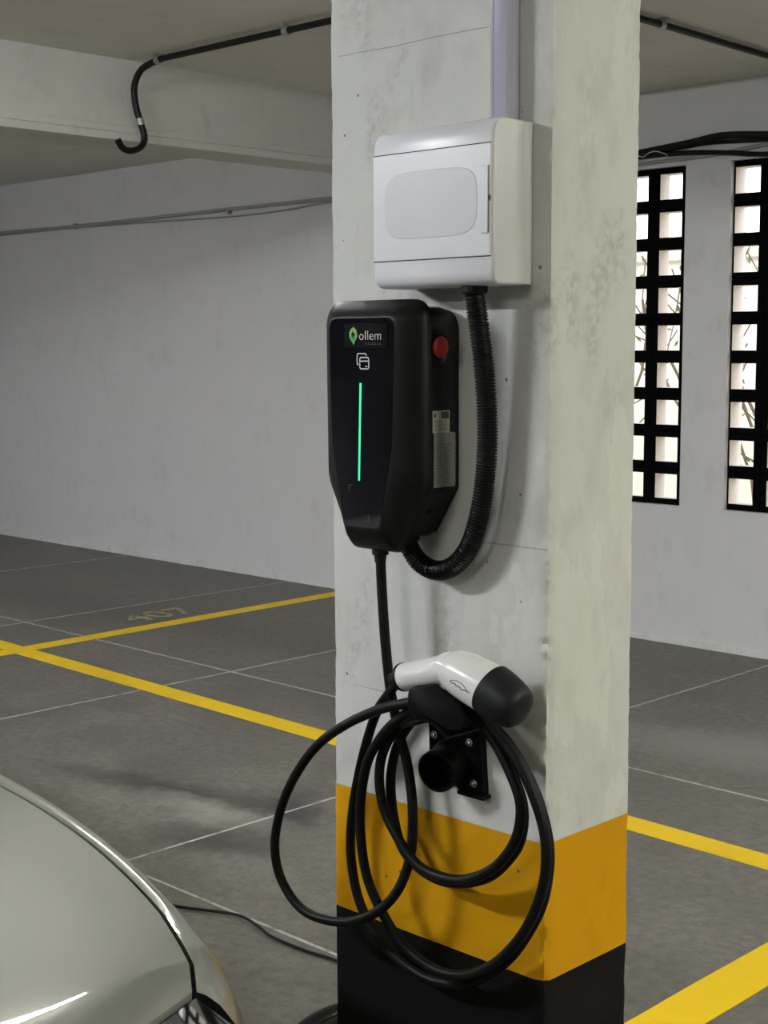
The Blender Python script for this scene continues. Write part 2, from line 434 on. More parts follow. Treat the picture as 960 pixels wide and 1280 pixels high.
# pierced blocks
ROWS = 9; RH = (WZ1 - WZ0) / ROWS; BD = 0.085; BY = Y1 + 0.028
def block_mesh(w, left, right):
    """a cement block with one square hole: outer w x RH, bars left / right, 0.031 above and below"""
    g = 0.0012; t = 0.031
    o = [(g, g), (w - g, g), (w - g, RH - g), (g, RH - g)]
    i = [(left, t), (w - right, t), (w - right, RH - t), (left, RH - t)]
    V, F, I = [], [], []
    full = [(0, 0), (w, 0), (w, RH), (0, RH)]
    for y in (0, BD):
        for q in (o if y == 0 else full): V.append((q[0], y, q[1]))
        for q in i: V.append((q[0], y, q[1]))
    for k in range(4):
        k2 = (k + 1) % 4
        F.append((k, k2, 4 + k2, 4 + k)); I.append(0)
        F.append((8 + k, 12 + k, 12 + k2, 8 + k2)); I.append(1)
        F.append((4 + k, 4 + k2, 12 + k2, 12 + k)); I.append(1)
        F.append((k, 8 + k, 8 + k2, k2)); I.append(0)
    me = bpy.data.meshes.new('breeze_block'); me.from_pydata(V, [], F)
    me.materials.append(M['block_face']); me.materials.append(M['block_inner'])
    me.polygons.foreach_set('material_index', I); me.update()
    return me
bmesh_full = block_mesh(0.2, 0.036, 0.036); bmesh_cut = block_mesh(0.18, 0.010, 0.038)
for n, (a, b) in enumerate(PAN):
    win = bpy.data.objects.new('window_%d' % (n + 1), None); COL.objects.link(win)
    win.location = (a, BY, WZ0); BASE[win] = Vector(win.location); struct(win)
    win['label'] = ['tall pierced-block window half hidden by the pillar', 'tall pierced-block window at the right edge of the picture',
                    'third pierced-block window, out of view, added for daylight', 'fourth pierced-block window, out of view, added for daylight'][n]
    for c in range(3):
        for r in range(ROWS):
            cut = n > 0 and c == 0
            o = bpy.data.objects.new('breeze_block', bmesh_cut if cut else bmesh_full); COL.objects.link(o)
            o.parent = win
            x = 0.2 * c if n == 0 else (0 if c == 0 else 0.18 + 0.2 * (c - 1))
            o.location = (x, random.uniform(-0.001, 0.001), r * RH)

# plaster lip at the foot of the back wall
def ragged_strip(name, x0, x1, hmin, hmax, dmin, dmax):
    V, F = [], []; n = int((x1 - x0) / 0.04)
    for i in range(n + 1):
        x = x0 + (x1 - x0) * i / n
        f = noise.noise((x * 3.1, 1.7, 0)) * 0.5 + 0.5; g = noise.noise((x * 9.0, 5.0, 2.0)) * 0.5 + 0.5
        hh = hmin + (hmax - hmin) * f; dd = dmin + (dmax - dmin) * g
        V += [(x, Y1 + 0.001, hh), (x, Y1 - dd * 0.7, hh * 0.9), (x, Y1 - dd, 0.0), (x, Y1 + 0.001, 0.0)]
    for i in range(n):
        for k in range(3): F.append((4 * i + k, 4 * i + 4 + k, 4 * i + 5 + k, 4 * i + 1 + k))
    return struct(build(name, V, F, M['wall_lip'], None, False))
ragged_strip('baseboard_back', X0, X1, 0.008, 0.045, 0.004, 0.02)

# ceiling beam with a stepped lower lip
BX = -5.42
bm = bmesh.new()
bm_box(bm, (BX - 0.24, Y0, 2.462), (BX, Y1, CEIL))
struct_beam = struct(bm_obj('trim_1', bm, M['beam'], None, False))
bm = bmesh.new()
bm_box(bm, (BX - 0.25, Y0, 2.430), (BX + 0.012, Y1, 2.462), 0.003, 1); bm_box(bm, (BX - 0.25, Y0, 2.394), (BX + 0.022, Y1, 2.428), 0.003, 1)
bm_obj('lower_lip', bm, M['beam'], struct_beam, False)

struct(box('trim_2', (-1.672, 1.80, 2.42), (-1.252, Y1, CEIL), M['beam']))  # unseen beam behind the pillar, added to shade the upper back wall

# floor joints and painted lines (children of the floor)
def strip(name, a, b, w, mat, z):
    a = Vector((*a, 0)); b = Vector((*b, 0)); t = (b - a).normalized(); nrm = Vector((-t.y, t.x, 0)) * w / 2
    n = max(2, int((b - a).length / 0.25)); V, F = [], []
    for i in range(n + 1):
        c = a + (b - a) * (i / n); j = 1 + 0.05 * noise.noise((c.x * 4, c.y * 4, w * 50))
        V += [c + nrm * j, c - nrm * j, c + nrm * j + Vector((0, 0, z)), c - nrm * j + Vector((0, 0, z))]
    for i in range(n):
        q = 4 * i
        F += [(q + 2, q + 3, q + 7, q + 6), (q, q + 2, q + 6, q + 4), (q + 1, q + 5, q + 7, q + 3)]
    return build(name, V, F, mat, fl, False)
for x in (-8.68, -6.96, -5.19, -3.46, 0.0):
    strip('joint_strip', (x, -1.3), (x, Y1 - 0.03), 0.010, M['joint'], 0.0012)
for y in (0.6, 2.43, 4.265):
    strip('joint_strip', (-10.5, y + (0.06 if y > 4 else 0)), (0.5, y - 0.02), 0.010, M['joint'], 0.0012)
LW = 0.11
strip('painted_line', (-11.0, 4.013), (1.5, 3.636), LW, M['line_yellow'], 0.002)
strip('painted_line', (-6.19, -1.0), (-6.395, Y1 - 0.03), LW, M['line_yellow'], 0.0022)
strip('painted_line', (-1.738, 1.9), (-1.738, Y1 - 0.6), 0.13, M['line_yellow'], 0.0022)
text_mesh('bay_number', '407', 0.30, M['number_paint'], fl, Vector((-6.52, 4.72, 0.0012)), Matrix.Rotation(PI / 2, 4, 'Z'), 0.0008, 1.0, 'LEFT', 1.0)

# ------------------------------------------------------------------ outside the windows
struct(box('ground_outside', (-14, Y1 + 0.15, -0.2), (8, 14, 0.0), M['garden_ground']))
gw = thing('garden_wall', 'cream rendered garden wall seen outside through the pierced blocks', 'wall', (-5.5, 9.3, 0))
box('render_panel', (-14, 9.2, 0), (6, 9.4, 2.1), M['garden_wall'], gw)
box('coping', (-14, 9.15, 2.1), (6, 9.45, 2.17), M['garden_ground'], gw, 0.01, 1)
def shrub(x, y, hgt, seed, label):
    rnd = random.Random(seed); t = thing('bare_shrub', label, 'shrub', (x, y, 0), 'shrubs outside the windows')
    L = []; leaves = []
    for k in range(11):
        a = rnd.uniform(0, 2 * PI); p = Vector((x + 0.05 * math.cos(a), y + 0.05 * math.sin(a), 0)); d = Vector((math.cos(a) * 0.25, math.sin(a) * 0.25, 1)).normalized()
        path = [p.copy()]; n = 8
        for i in range(n):
            d = (d + Vector((rnd.uniform(-.25, .25), rnd.uniform(-.25, .25), rnd.uniform(-.05, .2)))).normalized()
            p = p + d * hgt / n; path.append(p.copy())
            if i > 1:
                q = p.copy(); e = (d + Vector((rnd.uniform(-1, 1), rnd.uniform(-1, 1), rnd.uniform(-.2, .6)))).normalized()
                L.append(([q, q + e * 0.15, q + e * 0.3 + Vector((0, 0, rnd.uniform(-.05, .1)))], 0.005, 4))
                leaves += [q + e * s for s in (0.12, 0.2, 0.28)]
        L.append((path, 0.010, 5))
    tubes_joined('branches', L, M['bark'], t)
    V, F = [], []
    for c in leaves:
        u = Vector((rnd.uniform(-1, 1), rnd.uniform(-1, 1), rnd.uniform(-1, 1))).normalized(); w = u.orthogonal().normalized(); o = len(V); s = 0.028
        V += [c, c + u * s + w * s * 0.4, c + u * 2 * s, c + u * s - w * s * 0.4]; F.append((o, o + 1, o + 2, o + 3))
    lf = build('foliage', V, F, M['leaf'], t); lf['kind'] = 'stuff'
shrub(-6.5, 8.3, 2.0, 3, 'tall twiggy shrub behind the block window beside the pillar')
shrub(-4.6, 8.1, 1.9, 5, 'twiggy shrub seen through the block window at the right edge')

# ------------------------------------------------------------------ the pillar
PX0, PX1, PY0, PY1 = -1.677, -1.247, 1.6, 1.801
B1, B2 = 0.593, 0.797
pil = thing('concrete_pillar', 'white painted concrete pillar with yellow and black bands at its foot', 'pillar', ((PX0 + PX1) / 2, (PY0 + PY1) / 2, 0))
def pillar_piece(name, z0, z1, mat, step, grow=0.0):
    pts = []
    def edge(a, b, n):
        for i in range(n): pts.append((a[0] + (b[0] - a[0]) * i / n, a[1] + (b[1] - a[1]) * i / n))
    c = 0.004 - grow
    def chain(a, b, L, s):
        # finer towards the corners
        ts = [0, 0.006, 0.012, 0.02, 0.03, 0.045]; m = int((L - 0.09) / s)
        arr = [t for t in ts[:-1]] + [0.045 + (L - 0.09) * i / m for i in range(m + 1)] + [L - t for t in reversed(ts[:-1])]
        for t in arr[:-1]: pts.append((a[0] + (b[0] - a[0]) * t / L, a[1] + (b[1] - a[1]) * t / L))
    Lx = PX1 - PX0; Ly = PY1 - PY0
    chain((PX0, PY0), (PX1, PY0), Lx, step); chain((PX1, PY0), (PX1, PY1), Ly, step); chain((PX1, PY1), (PX0, PY1), Lx, 0.06); chain((PX0, PY1), (PX0, PY0), Ly, 0.06)
    nz = max(2, int((z1 - z0) / step)); V, F = [], []; n = len(pts)
    cx, cy = (PX0 + PX1) / 2, (PY0 + PY1) / 2
    for j in range(nz + 1):
        z = z0 + (z1 - z0) * j / nz
        for x, y in pts:
            ex = min(x - PX0, PX1 - x); ey = min(y - PY0, PY1 - y); near = max(0.0, 1 - max(ex, ey) / 0.016)
            k = 0.0008 * noise.noise((x * 9, y * 9, z * 9)) + 0.0004 * noise.noise((x * 40, y * 40, z * 40))
            rough = 0.5 + 0.5 * noise.noise((x * 2 + 3, y * 2, z * 2.2))
            chip = near * (0.0022 + 0.0035 * max(0, noise.noise((x * 55, y * 55, z * 55)) + 0.35 * noise.noise((x * 120, y * 120, z * 120))) * (0.4 + 1.4 * rough))
            chip = chip * 0.45 if not (x > cx and y < cy) else near * (0.003 + (0.012 if z < 1.25 else 0.006) * max(0, noise.noise((x * 60, y * 60, z * 75)) + 0.5 * noise.noise((x * 150, y * 150, z * 150)) + 0.05))
            sx = 1 if x > cx else -1; sy = 1 if y > cy else -1
            dx = -sx * chip * 0.7; dy = -sy * chip * 0.7
            if ey < 1e-6: dy += sy * (k + grow)
            if ex < 1e-6: dx += sx * (k + grow)
            V.append((x + dx, y + dy, z))
    for j in range(nz):
        for i in range(n):
            i2 = (i + 1) % n
            F.append((j * n + i, j * n + i2, (j + 1) * n + i2, (j + 1) * n + i))
    return build(name, V, F, mat, pil, True)
pillar_piece('shaft', B2, CEIL, M['pillar_white'], 0.007)
pillar_piece('yellow_band', B1, B2, M['pillar_yellow'], 0.010, 0.0004)
pillar_piece('black_band', 0.0, B1, M['pillar_black'], 0.012, 0.0002)

# ------------------------------------------------------------------ electrical box
EB = thing('distribution_box', 'white plastic electrical distribution box with a grey window, high on the pillar', 'electrical box', P(-1.392, 0, 1.581))
ex0, ex1 = -1.503, -1.280
prof = round_poly([(0.019, 1.5815, 0.001), (0.084, 1.5815, 0.020), (0.084, 1.8025, 0.030), (0.019, 1.8025, 0.001)], 8)
def inset_prof(pr, k):
    c = Vector((0.045, 1.692)); return [(p[0] - (k if p[0] > 0.05 else 0), p[1] + (k if p[1] < 1.692 else -k)) for p in pr]
rings = []
for x, k in ((ex0, 0.004), (ex0 + 0.001, 0.0015), (ex0 + 0.004, 0.0), (ex1 - 0.006, 0.0), (ex1 - 0.002, 0.0012), (ex1, 0.0035)):
    rings.append([P(x, d, z) for d, z in inset_prof(prof, k)])
V, F = loft(rings)
n = len(prof); idx = [0] * len(F)
idx[-1] = 1; idx[-2] = 1
build('body', V, F, [M['box_white'], M['box_side']], EB, True, idx)
box('back_flange', P(ex0 + 0.0015, 0.0195, 1.583), P(ex1 - 0.0012, -0.001, 1.801), M['box_side'], EB, 0.0015)
dr = box('door', P(ex0 + 0.0015, 0.0856, 1.6195), P(-1.2835, 0.0825, 1.7665), M['box_white'], EB, 0.0006, 1)
box('door_seam', P(ex0 + 0.0012, 0.0845, 1.6182), P(-1.2842, 0.0815, 1.7678), M['dark_gap'], dr)  # dark strip standing in for the shadow line round the door
# slightly bowed grey window
wp = []
for k in range(64):
    a = 2 * PI * k / 64; ca, sa = math.cos(a), math.sin(a); e = 2 / 5.0
    u = math.copysign(abs(ca) ** e, ca); v = math.copysign(abs(sa) ** e, sa)
    wp.append((-1.392 + 0.086 * u * (1 - 0.05 * v * v), 1.694 + 0.046 * v * (1 + 0.0) - 0.0 * u))
rings = [[P(x, 0.0853, z) for x, z in wp], [P(x, 0.0859, z) for x, z in wp], [P(-1.392 + (x + 1.392) * 0.985, 0.0862, 1.694 + (z - 1.694) * 0.985) for x, z in wp]]
V, F = loft(rings, False, True); build('viewing_window', V, F, M['box_window'], dr, False)
lt = box('latch', P(-1.2985, 0.0872, 1.649), P(-1.2868, 0.0850, 1.7375), M['box_white'], dr, 0.0006, 1)
bm = bmesh.new(); bm_box(bm, P(-1.2864, 0.0861, 1.649), P(-1.2850, 0.0850, 1.7375)); bm_box(bm, P(-1.2985, 0.0861, 1.6483), P(-1.2864, 0.0850, 1.6488))
bm_obj('latch_slot', bm, M['ink_soft'], dr, False)
V, F = disc_stack(P(-1.2850, 0.0850, 1.695), (0, -1, 0), [(0, 0.0036), (0.0012, 0.0034)], 16)
V = [Vector((-1.2850 + (v.x + 1.2850) * 0.55, v.y, 1.695 + (v.z - 1.695) * 1.3)) for v in V]
build('finger_notch', V, F, M['dark_gap'], dr)

# ------------------------------------------------------------------ trunking above the box
TK = thing('cable_trunking', 'lilac white plastic cable trunking running up from the electrical box', 'trunking', P(-1.319, 0, 1.80))
box('trunk_base', P(-1.3335, 0.018, 1.800), P(-1.3045, -0.001, CEIL), M['pvc'], TK, 0.001, 1)
box('trunk_lid', P(-1.3345, 0.0275, 1.8005), P(-1.3035, 0.0165, CEIL), M['pvc'], TK, 0.0022, 3)
box('lid_seam', P(-1.3300, 0.0281, 1.801), P(-1.3285, 0.027, CEIL), M['pvc'], TK, 0.0003, 2)

# ------------------------------------------------------------------ wall charger
CX = -1.508
WB = thing('wall_charger', 'black electric car charger with green light strip and red stop button', 'car charger', P(CX, 0, 1.2))
def outline(pts): return round_poly([(CX + u, z, r) for u, z, r in pts], 7)
OUT = outline([(-0.100, 1.566, 0.034), (0.100, 1.566, 0.034), (0.100, 1.297, 0.05), (0.047, 1.201, 0.014), (-0.047, 1.201, 0.014), (-0.100, 1.297, 0.05)])
HOU = outline([(-0.096, 1.556, 0.036), (0.096, 1.556, 0.036), (0.096, 1.293, 0.02), (0.052, 1.222, 0.012), (-0.052, 1.222, 0.012), (-0.096, 1.293, 0.02)])
GLS = outline([(-0.066, 1.540, 0.016), (0.066, 1.540, 0.016), (0.061, 1.360, 0.15), (0.036, 1.238, 0.007), (-0.036, 1.238, 0.007), (-0.061, 1.360, 0.15)])
def ring(pts, d): return [P(x, d, z) for x, z in pts]
def lerp_ring(a, b, t): return [(p[0] + (q[0] - p[0]) * t, p[1] + (q[1] - p[1]) * t) for p, q in zip(a, b)]
def scale_ring(a, s, c=(CX, 1.385)): return [(c[0] + (p[0] - c[0]) * s, c[1] + (p[1] - c[1]) * s) for p in a]
V, F = loft([ring(scale_ring(HOU, 0.985), -0.001), ring(scale_ring(HOU, 0.985), 0.010), ring(HOU, 0.014), ring(HOU, 0.066)])
hs = build('housing', V, F, M['black_plastic'], WB, True)
V, F = loft([ring(OUT, 0.064), ring(OUT, 0.072), ring(lerp_ring(OUT, GLS, 0.05), 0.0765), ring(lerp_ring(OUT, GLS, 0.16), 0.082), ring(lerp_ring(OUT, GLS, 0.5), 0.0945),
             ring(lerp_ring(OUT, GLS, 0.85), 0.1025), ring(lerp_ring(OUT, GLS, 0.97), 0.1045), ring(lerp_ring(OUT, GLS, 1.0), 0.1045)])
cv = build('front_cover', V, F, M['cover_plastic'], WB, True, None)
def glass_d(u, z): return 0.1055
rings = []
for s, d in ((1.0, 0.1030), (1.0, 0.1050), (0.994, 0.1055)):
    rings.append([P(x, d, z) for x, z in scale_ring(GLS, s)])
V, F = loft(rings, False, True); gl = build('glass_panel', V, F, M['glass_black'], WB, False)
# light strip follows the glass
st = [P(CX - 0.0005 - 0.004 * (1.447 - z) / 0.141, glass_d(0, z) - 0.0004, z) for z in [1.306 + 0.141 * i / 14 for i in range(15)]]
tube('light_strip', st, 0.0018, M['green_led'], WB, sides=10, raw=True)
# name plate
npl = box('name_plate', P(-1.541, 0.1066, 1.4965), P(-1.4535, 0.1035, 1.5320), M['plate_black'], WB, 0.0005, 1)
def flat(name, poly, d, mat, parent, th=0.0004):
    V, F = loft([[P(x, d - 0.001, z) for x, z in poly], [P(x, d + th, z) for x, z in poly]]); return build(name, V, F, mat, parent)
lc = (-1.5215, 1.5160)
drop = []
for k in range(28):
    a = 2 * PI * k / 28; drop.append((lc[0] + 0.0082 * math.sin(a), lc[1] + 0.0098 * math.cos(a)))
drop[14] = (lc[0] + 0.0008, lc[1] - 0.0148); drop[13] = (lc[0] + 0.0032, lc[1] - 0.0098); drop[15] = (lc[0] - 0.0028, lc[1] - 0.0094)
drop[0] = (lc[0] + 0.0006, lc[1] + 0.0118)
flat('drop_emblem', drop, 0.1070, M['leaf_light'], npl)
half = [(lc[0] - 0.0066, lc[1] - 0.0012), (lc[0] + 0.0036, lc[1] - 0.0022), (lc[0] + 0.0050, lc[1] - 0.0062), (lc[0] + 0.0008, lc[1] - 0.0102), (lc[0] - 0.0034, lc[1] - 0.0088), (lc[0] - 0.0058, lc[1] - 0.0052)]
flat('emblem_dark_part', half, 0.1073, M['leaf_dark'], npl)  # printed dark green part of the emblem
bolt = [(-0.0006, 0.0056), (-0.0044, -0.0010), (-0.0010, -0.0008), (-0.0008, -0.0052), (0.0046, 0.0014), (0.0010, 0.0016)]
flat('bolt_mark', [(lc[0] + a, lc[1] + b) for a, b in bolt], 0.1076, M['plate_black'], npl)
text_mesh('lettering', 'ollem', 0.0195, M['white_print'], npl, Vector(P(-1.5105, 0.1070, 1.5085)), FRONT, 0.0003, 1.04, 'LEFT', 1.02, -0.00022)
bm = bmesh.new()
xx = -1.497
for w in (0.003, 0.0016, 0.003, 0.0022, 0.003, 0.0028, 0.0024):
    bm_box(bm, P(xx, 0.1071, 1.5020), P(xx + w, 0.1065, 1.5024)); bm_box(bm, P(xx, 0.1071, 1.5020), P(xx + 0.0005, 0.1065, 1.5052)); xx += w + 0.0022
bm_obj('fine_lettering', bm, M['grey_print'], npl, False)
# two overlapping cards symbol
def frame_poly(x0, x1, z0, z1, r, w):
    o = round_poly([(x0, z0, r), (x1, z0, r), (x1, z1, r), (x0, z1, r)], 4); i = round_poly([(x0 + w, z0 + w, r * .6), (x1 - w, z0 + w, r * .6), (x1 - w, z1 - w, r * .6), (x0 + w, z1 - w, r * .6)], 4)
    return o, i
def frame(bm, x0, x1, z0, z1, r, w, d, skip=None):
    o, i = frame_poly(x0, x1, z0, z1, r, w); n = len(o)
    vo = [bm.verts.new(P(x, d, z)) for x, z in o]; vi = [bm.verts.new(P(x, d, z)) for x, z in i]
    for k in range(n):
        k2 = (k + 1) % n
        if skip and skip(((o[k][0] + o[k2][0]) / 2, (o[k][1] + o[k2][1]) / 2)): continue
        bm.faces.new((vo[k], vo[k2], vi[k2], vi[k]))
bm = bmesh.new(); dd = 0.1060
frame(bm, -1.5105, -1.4905, 1.4665, 1.4845, 0.004, 0.0018, dd)
frame(bm, -1.5160, -1.4955, 1.4725, 1.4900, 0.004, 0.0018, dd + 0.0001, lambda c: c[0] > -1.4965 and c[1] < 1.4855 or c[1] < 1.4735 and c[0] > -1.512)
bm_box(bm, P(-1.5095, dd + 0.0001, 1.4775), P(-1.4915, dd - 0.0004, 1.4793)); bm_box(bm, P(-1.4985, dd + 0.0001, 1.4700), P(-1.4945, dd - 0.0004, 1.4718))
bm_obj('card_symbol', bm, M['white_print'], WB, False)
dd = 0.1058
for cx_, cz_, sx_, sz_ in ((-1.5335, 1.2985, 1, -1), (-1.4925, 1.2475, -1, 1)):
    bm = bmesh.new(); bm_box(bm, P(min(cx_, cx_ + sx_ * 0.007), dd, cz_ - 0.0003), P(max(cx_, cx_ + sx_ * 0.007), dd - 0.003, cz_ + 0.0003))
    bm_box(bm, P(cx_ - 0.0003, dd, min(cz_, cz_ + sz_ * 0.009)), P(cx_ + 0.0003, dd - 0.003, max(cz_, cz_ + sz_ * 0.009)))
    bm_obj('corner_mark', bm, M['grey_print'], WB, False)
# stop button on the right-hand side
SX = CX + 0.096
collar = []
V, F = disc_stack((SX - 0.004, 1.552, 1.497), (1, 0, 0), [(0, 0.020), (0.0055, 0.020), (0.0060, 0.0190), (0.0045, 0.0165)], 32)
V = [Vector((v.x, v.y, 1.496 + (v.z - 1.497) * 1.42)) for v in V]
cl = build('stop_button_collar', V, F, M['holder'], WB, True)
V, F = disc_stack((SX - 0.002, 1.552, 1.498), (1, 0, 0), [(0, 0.0125), (0.007, 0.0125), (0.0074, 0.0152), (0.0095, 0.0152), (0.0112, 0.0135), (0.0118, 0.010), (0.0120, 0.004)], 32)
build('stop_button', V, F, M['red'], WB, True)
wl = box('white_label', (SX - 0.001, 1.542, 1.3765), (SX + 0.0006, 1.578, 1.408), M['label_white'], WB)
bm = bmesh.new()
for i in range(6): bm_box(bm, (SX + 0.0003, 1.5445, 1.3795 + 0.0027 * i), (SX + 0.0008, 1.5755 - 0.004 * (i % 2), 1.3802 + 0.0027 * i))
bm_box(bm, (SX + 0.0003, 1.5600, 1.3965), (SX + 0.0008, 1.5760, 1.4065)); 
bm_box(bm, (SX + 0.0003, 1.5445, 1.3985), (SX + 0.0008, 1.5485, 1.4035))
bm_obj('label_print', bm, M['ink'], wl, False)
pts = round_poly([(1.5445, 1.298, 0.002), (1.5905, 1.298, 0.004), (1.5905, 1.3765, 0.004), (1.5445, 1.3765, 0.0015)], 4)
V, F = loft([[(SX - 0.001, y, z) for y, z in pts], [(SX + 0.0009, y, z) for y, z in pts]])
glb = build('grey_label', V, F, M['label_grey'], WB)
bm = bmesh.new(); rnd = random.Random(4)
for i in range(14):
    z = 1.304 + 0.0042 * i
    a = 1.548; 
    bm_box(bm, (SX + 0.0006, a, z), (SX + 0.0011, a + rnd.uniform(0.008, 0.014), z + 0.0011))
    if rnd.random() < 0.8: bm_box(bm, (SX + 0.0006, 1.566, z), (SX + 0.0011, 1.566 + rnd.uniform(0.006, 0.018), z + 0.0011))
bm_obj('label_print', bm, M['ink_soft'], glb, False)
V, F = disc_stack((CX + 0.078, 1.558, 1.2615), (0.85, 0, -0.53), [(-0.004, 0.004), (0.001, 0.004), (0.0016, 0.003)], 16)
build('housing_screw', V, F, M['black_plastic'], WB, True)

# ------------------------------------------------------------------ corrugated hose from the box to the charger
HOSE = [
    (-1.3413, 0.05, 1.5833), (-1.3397, 0.05, 1.5658), (-1.3365, 0.045, 1.5243), (-1.3332, 0.04, 1.4803), (-1.3313, 0.035, 1.4249),
    (-1.332, 0.032, 1.369), (-1.3377, 0.03, 1.3124), (-1.3477, 0.03, 1.2607), (-1.367, 0.03, 1.2132), (-1.3974, 0.03, 1.1835),
    (-1.4302, 0.03, 1.1742), (-1.4586, 0.032, 1.1822), (-1.4752, 0.035, 1.1999), (-1.484, 0.036, 1.2183),
]
hz = thing('corrugated_hose', 'black corrugated plastic hose looping from the electrical box to the charger', 'hose', P(-1.34, 0.03, 1.17))
path = catmull([P(*p) for p in HOSE], 0.0011)
def rib(L):
    f = (L % 0.0044) / 0.0044
    return 0.0148 if f < 0.5 else 0.0126
tube('ribbed_tube', path, rib, M['hose'], hz, sides=18, raw=True)
V, F = disc_stack(P(HOSE[0][0], HOSE[0][1], 1.583), (0, 0, -1), [(0, 0.0185), (0.010, 0.0185), (0.012, 0.0165)], 20)
build('upper_gland', V, F, M['hose'], hz, True)
V, F = disc_stack(P(-1.482, 0.036, 1.219), (0.25, 0.0, -1), [(-0.006, 0.018), (0.006, 0.018), (0.008, 0.016)], 20)
build('lower_gland', V, F, M['hose'], hz, True)

# ------------------------------------------------------------------ charging cable and plug
CABLE = [
    (-1.5146, 0.06, 1.1947), (-1.5134, 0.0583, 1.1429), (-1.5085, 0.0567, 1.0666), (-1.5013, 0.055, 1.0014), (-1.5002, 0.05, 0.973),
    (-1.493, 0.045, 0.9289), (-1.4784, 0.04, 0.875), (-1.4632, 0.045, 0.8123), (-1.463, 0.05, 0.7408), (-1.4796, 0.065, 0.6814),
    (-1.5277, 0.075, 0.6353), (-1.5945, 0.08, 0.6099), (-1.6641, 0.085, 0.6109), (-1.7136, 0.085, 0.6457), (-1.7303, 0.085, 0.6958),
    (-1.717, 0.085, 0.759), (-1.6825, 0.085, 0.8227), (-1.6315, 0.085, 0.8824), (-1.5666, 0.085, 0.9287), (-1.4932, 0.085, 0.9656),
    (-1.4269, 0.085, 0.9883), (-1.3636, 0.085, 1.0101), (-1.331, 0.06, 0.9903), (-1.2918, 0.0587, 0.9632), (-1.2567, 0.0575, 0.9336),
    (-1.2286, 0.0563, 0.893), (-1.2069, 0.055, 0.8413), (-1.2041, 0.0537, 0.7904), (-1.2158, 0.0525, 0.7405), (-1.2432, 0.0513, 0.6855),
    (-1.2832, 0.05, 0.6362), (-1.3237, 0.05, 0.6033), (-1.3654, 0.05, 0.5839), (-1.4157, 0.05, 0.5785), (-1.4752, 0.05, 0.5959),
    (-1.5181, 0.0531, 0.6362), (-1.5462, 0.0563, 0.6815), (-1.5577, 0.0594, 0.7371), (-1.5565, 0.0625, 0.8013), (-1.5397, 0.0656, 0.868),
    (-1.5094, 0.0688, 0.9138), (-1.4724, 0.0719, 0.9488), (-1.4255, 0.075, 0.9793), (-1.3771, 0.07, 1.0), (-1.3309, 0.06, 0.9825),
    (-1.2909, 0.0597, 0.9481), (-1.2614, 0.0594, 0.9073), (-1.2452, 0.0591, 0.8694), (-1.2502, 0.0587, 0.8269), (-1.2709, 0.0584, 0.7905),
    (-1.3042, 0.0581, 0.7583), (-1.3522, 0.0578, 0.734), (-1.4019, 0.0575, 0.7276), (-1.4459, 0.0572, 0.7358), (-1.4873, 0.0569, 0.7704),
    (-1.5141, 0.0566, 0.8093), (-1.522, 0.0563, 0.8527), (-1.5129, 0.0559, 0.8938), (-1.4843, 0.0556, 0.9353), (-1.4403, 0.0553, 0.9721),
    (-1.3906, 0.055, 0.9924), (-1.3405, 0.045, 0.9738), (-1.2979, 0.045, 0.9386), (-1.2673, 0.045, 0.8978), (-1.2513, 0.045, 0.8571),
    (-1.2573, 0.045, 0.8103), (-1.2819, 0.045, 0.7737), (-1.3184, 0.0412, 0.7421), (-1.3699, 0.0375, 0.719), (-1.4235, 0.0338, 0.7101),
    (-1.4714, 0.03, 0.7195), (-1.5001, 0.0317, 0.7441), (-1.5153, 0.0333, 0.7923), (-1.5181, 0.035, 0.8433), (-1.5064, 0.0367, 0.8912),
    (-1.4821, 0.0383, 0.9296), (-1.4473, 0.04, 0.9627), (-1.4041, 0.04, 0.9886), (-1.3414, 0.04, 0.978), (-1.2953, 0.0387, 0.9535),
    (-1.2599, 0.0375, 0.9185), (-1.2315, 0.0362, 0.8724), (-1.214, 0.035, 0.8141), (-1.2169, 0.0338, 0.7611), (-1.2326, 0.0325, 0.7094),
    (-1.2721, 0.0312, 0.6444), (-1.3132, 0.03, 0.6019), (-1.3687, 0.03, 0.5642), (-1.4339, 0.03, 0.5478), (-1.4943, 0.03, 0.5552),
    (-1.5489, 0.03, 0.5799), (-1.5929, 0.03, 0.6297), (-1.6112, 0.03, 0.6991), (-1.6074, 0.03, 0.7708), (-1.5865, 0.035, 0.8406),
    (-1.5612, 0.04, 0.904), (-1.5365, 0.045, 0.9491), (-1.5085, 0.05, 0.9799), (-1.4767, 0.065, 1.0042), (-1.4567, 0.075, 1.0162),
]
cb = thing('charging_cable', 'black coiled charging cable with a white plug, hung on the holder', 'charging cable', P(-1.40, 0.06, 0.975))
tube('cable', [P(*p) for p in CABLE], 0.0076, M['cable'], cb, step=0.008, sides=12)
V, F = disc_stack(P(-1.5146, 0.06, 1.203), (0, 0, -1), [(-0.002, 0.0125), (0.010, 0.0125), (0.012, 0.0095), (0.022, 0.0085)], 18)
build('cable_gland', V, F, M['black_plastic'], cb, True)
